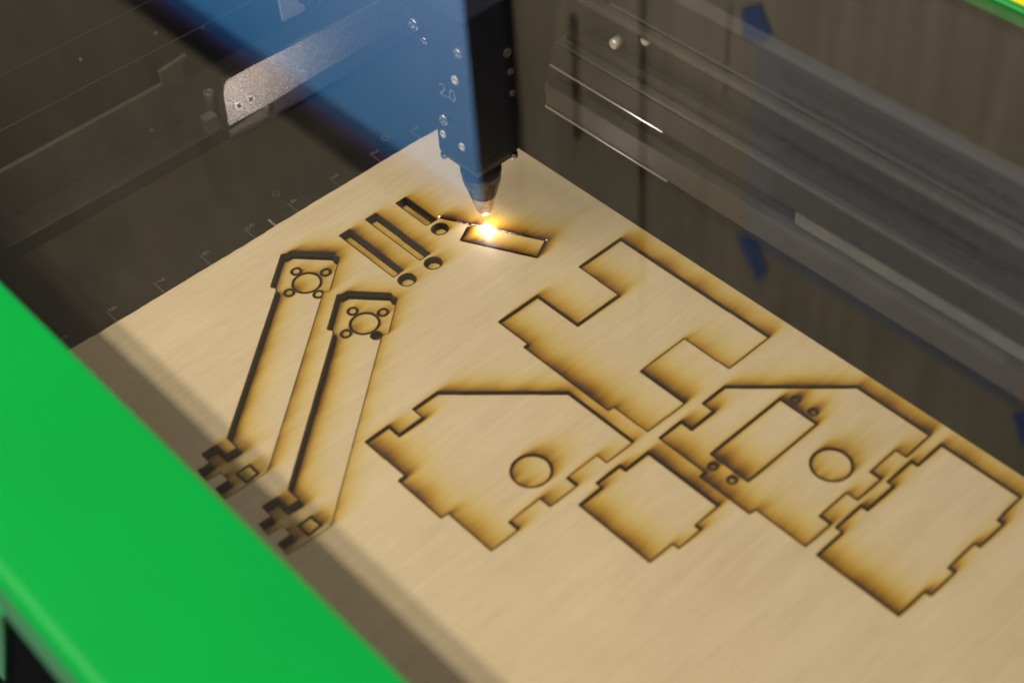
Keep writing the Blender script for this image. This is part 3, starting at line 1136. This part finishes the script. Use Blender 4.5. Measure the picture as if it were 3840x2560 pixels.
# ------------------------------------------------------------------ fixed side rail on the ruler side
rail = empty('side_rail', (-0.09, -0.15, -0.0045), 'dull grey side rail with stepped block and notched plate beside the bed', 'side rail')
box('rail_base', -0.0780, -0.0762, -0.330, 0.090, -0.0045, 0.0055, M_wall_dark, rail)
bm = bmesh.new()
bbox(bm, -0.0840, -0.0775, -0.1010, -0.0935, -0.004, 0.0060)
bbox(bm, -0.0840, -0.0780, -0.1008, -0.0940, 0.0063, 0.0130)
link_bm('stepped_block', bm, M_dimal, rail)
lathe('flat_screw', (-0.0900, -0.0895, 0.0187), (0, 0, 1), [(-0.0150, 0), (-0.0150, 0.0030), (0, 0.0030), (0.0004, 0.0026), (0.0004, 0.0014), (0.0, 0.0012), (0.0, 0)], M_dimal, rail, 28)
bm = bmesh.new()
bextrude(bm, yz([(-330, 8), (-330, 33), (-112, 35.0), (-112, 42), (-96, 44), (-99.5, 40), (-100.5, 35), (-99.5, 30.5), (-110, 30.2), (-110.5, 12), (-104, 8)], -0.0905), (-0.003, 0, 0))
link_bm('notched_plate', bm, M_railgrey, rail)
for (x, z, w, h) in ((-0.1000, 0.0480, 0.0008, 0.0004), (-0.1150, 0.0640, 0.0008, 0.0004)):
    box('guide_rod', x, x + w, -0.330, 0.090, z, z + h, M_wall_dark, rail)
bm = bmesh.new()
bextrude(bm, yz([(-38, 33), (-38, 56), (-29, 56), (-27, 47), (-27.5, 40), (-24, 36), (-24, 33)], -0.0925), (-0.002, 0, 0))
link_bm('motor_plate', bm, M_paleplate, rail)
lathe('pulley_ring', (-0.0925, -0.0176, 0.0345), (1, 0, 0), [(0, 0.0033), (0.0006, 0.0038), (0, 0.0042)], M_beamlite, rail, 36)

# ------------------------------------------------------------------ lid: green frame round a clear acrylic pane
HZ = 0.135
lid = empty('machine_lid', (0.17, -0.09, HZ), 'bright green lid frame around a clear smoky acrylic pane over the bed', 'lid')
bm = bmesh.new()
prof = [(-0.2708, 0.1350), (-0.2705, 0.1347), (-0.2705, 0.1290), (-0.328, 0.1290), (-0.3284, 0.1060)]
prof += [(-0.3320, 0.1060), (-0.3320, 0.1290)]
for a in np.linspace(0, math.pi / 2, 8):
    prof.append((-0.3272 - 0.0048 * math.cos(a), 0.1303 + 0.0048 * math.sin(a)))
bextrude(bm, [(-0.20, y, z) for y, z in prof], (0.80, 0, 0))
o = link_bm('front_frame', bm, M_green, lid)
bm = bmesh.new()
bextrude(bm, [(-0.20, y, z) for y, z in ((0.0810, 0.1290), (0.0810, 0.1352), (0.0816, 0.1358), (0.0842, 0.1358), (0.0842, 0.1290))], (0.80, 0, 0))
link_bm('back_frame', bm, M_green, lid)
box('yellow_trim', -0.20, 0.60, 0.0843, 0.1000, 0.1290, 0.1360, M_yellow, lid, 0.0008)
box('hinge_cover', -0.20, 0.60, 0.1002, 0.150, 0.1240, 0.1352, M_green, lid, 0.0010)
for x0, x1 in ((-0.20, -0.142), (0.545, 0.60)):
    box('side_frame', x0, x1, -0.2704, 0.0809, 0.1290, 0.1350, M_green, lid, 0.0006)
box('lid_pane', -0.1419, 0.5449, -0.2704, 0.0809, HZ - 0.0012, HZ - 0.0003, M_pane, lid)

# dark front of the cabinet below the lid
cab = box('cabinet_front', -0.20, 0.62, -0.3275, -0.3310, -0.10, 0.1282, M_blackbody)
tag(cab, 'black front wall of the cabinet just under the green lid edge', 'cabinet front')
bm = bmesh.new()
bextrude(bm, [(0.05, -0.3312, 0.106), (0.186, -0.3312, 0.106), (0.164, -0.3312, 0.067), (0.120, -0.3312, -0.008), (0.05, -0.3312, -0.02)], (0, -0.0015, 0))
link_bm('green_trim', bm, M_green, cab)

dust = bmesh.new()
for (x, y, r) in ((0.009, -0.155, .00045), (0.002, -0.185, .0005), (0.020, -0.140, .0003), (0.135, -0.02, .00022), (0.262, -0.035, .0003), (0.31, -0.11, .00035), (0.17, -0.05, .0003), (0.22, 0.02, .0003), (0.06, -0.19, .0004)):
    blathe(dust, (x, y, HZ - 0.0002), (0, 0, 1), [(0, 0), (0.00004, r), (0.00012, r * .6), (0.00015, 0)], 12)
for k in range(60):
    x, y = random.uniform(-0.05, 0.38), random.uniform(-0.25, 0.07)
    r = random.uniform(0.00005, 0.00013)
    blathe(dust, (x, y, HZ - 0.0002), (0, 0, 1), [(0, 0), (0.00002, r), (0.00007, 0)], 6)
d = link_bm('dust', dust, M_dust)
tag(d, 'pale dust specks lying on the acrylic pane', 'dust', kind='stuff')

# ------------------------------------------------------------------ what the pane mirrors: boarded wall, notice, lit screen
wall = empty('board_wall', (-0.8, 0.40, -0.05), 'plywood board wall with dark vertical gaps, mirrored in the acrylic pane', 'wall')
bm = bmesh.new()
# boards butted together, with three open gaps: (x from, x to, z from, z to)
gaps = [(-0.2685, -0.2595, -0.05, 0.93), (-0.3550, -0.3430, 0.57, 0.71), (-0.1722, -0.1688, 0.48, 0.57)]
zs = sorted({-0.05, 2.6} | {g[2] for g in gaps} | {g[3] for g in gaps})
for z0, z1 in zip(zs, zs[1:]):
    x = -3.2
    for g in sorted(g for g in gaps if g[2] <= z0 and g[3] >= z1):
        bbox(bm, x, g[0], 0.4005, 0.414, z0, z1)
        x = g[1]
    bbox(bm, x, 1.3, 0.4005, 0.414, z0, z1)
link_bm('boards', bm, M_wallply, wall)
box('backing', -3.2, 1.3, 0.416, 0.42, -0.05, 2.6, M_blackbody, wall)
notice = empty('paper_notice', (0.0, 0.40, 0.489), 'grey paper notice with faint print taped to the board wall, mirrored in the pane', 'notice')
box('sheet', -0.141, 0.138, 0.3996, 0.4000, 0.489, 0.705, M_paper, notice)
bm = bmesh.new()
bbox(bm, -0.118, 0.120, 0.3992, 0.39955, 0.655, 0.668)
link_bm('heading', bm, M_textlite, notice)
bm = bmesh.new()
zz = 0.640
while zz > 0.51:
    x = -0.115 + random.choice((0, 0, 0.012))
    end = random.uniform(0.06, 0.115)
    while x < end:
        wl = random.uniform(0.008, 0.022)
        bbox(bm, x, x + wl, 0.3992, 0.39955, zz, zz + 0.0028)
        x += wl + 0.0032
    zz -= random.choice((0.0075, 0.0075, 0.014))
link_bm('print', bm, M_text, notice)
TP = [([(-157, 475), (-139, 465), (-126, 485), (-133, 497), (-154, 503)], 'torn strip of blue masking tape nearest the top edge of the picture'),
      ([(-149, 706), (-127, 696), (-111, 723), (-121, 742)], 'strip of blue masking tape beside the H-shaped panel, on the notice corner'),
      ([(136, 709), (150, 697), (166, 724), (150, 736)], 'strip of blue masking tape at the right margin of the picture')]
for P, lab in TP:
    bm = bmesh.new()
    bextrude(bm, [(x * MM, 0.3988, z * MM) for x, z in P], (0, -0.0003, 0))
    t = link_bm('blue_tape', bm, M_tape)
    tag(t, lab, 'tape', 'strips of blue tape on the notice')

mon = empty('monitor', (-0.85, 0.385, 0.952), 'monitor with a black frame and a plain blue lit picture, mirrored in the pane', 'monitor')
bm = bmesh.new()
mx0, mx1, mz0, mz1 = -1.80, -0.428, 0.20, 0.952
bbox(bm, mx0, mx1, 0.3882, 0.3996, mz0, mz1, 0.003, 2)
link_bm('monitor_case', bm, M_bezel, mon)
bm = bmesh.new()
bbox(bm, mx0, -0.4825, 0.3840, 0.3880, 0.915, mz1 - 0.001)
bbox(bm, -0.4824, mx1 + 0.001, 0.3840, 0.3880, mz0, mz1 - 0.001)
bbox(bm, mx0, -0.4825, 0.3840, 0.3880, mz0, 0.235)
link_bm('bezel', bm, M_bezel, mon)
bm = bmesh.new()
bbox(bm, mx0 + 0.03, -0.4828, 0.3850, 0.3879, 0.2353, 0.9147)
for v in bm.verts:
    v.co -= Vector((-0.85, 0.385, 0.9147))
o = link_bm('screen', bm, M_screen)
o.parent = mon
o.matrix_parent_inverse = Matrix.Translation(mon.location).inverted()
o.location = (-0.85, 0.385, 0.9147)
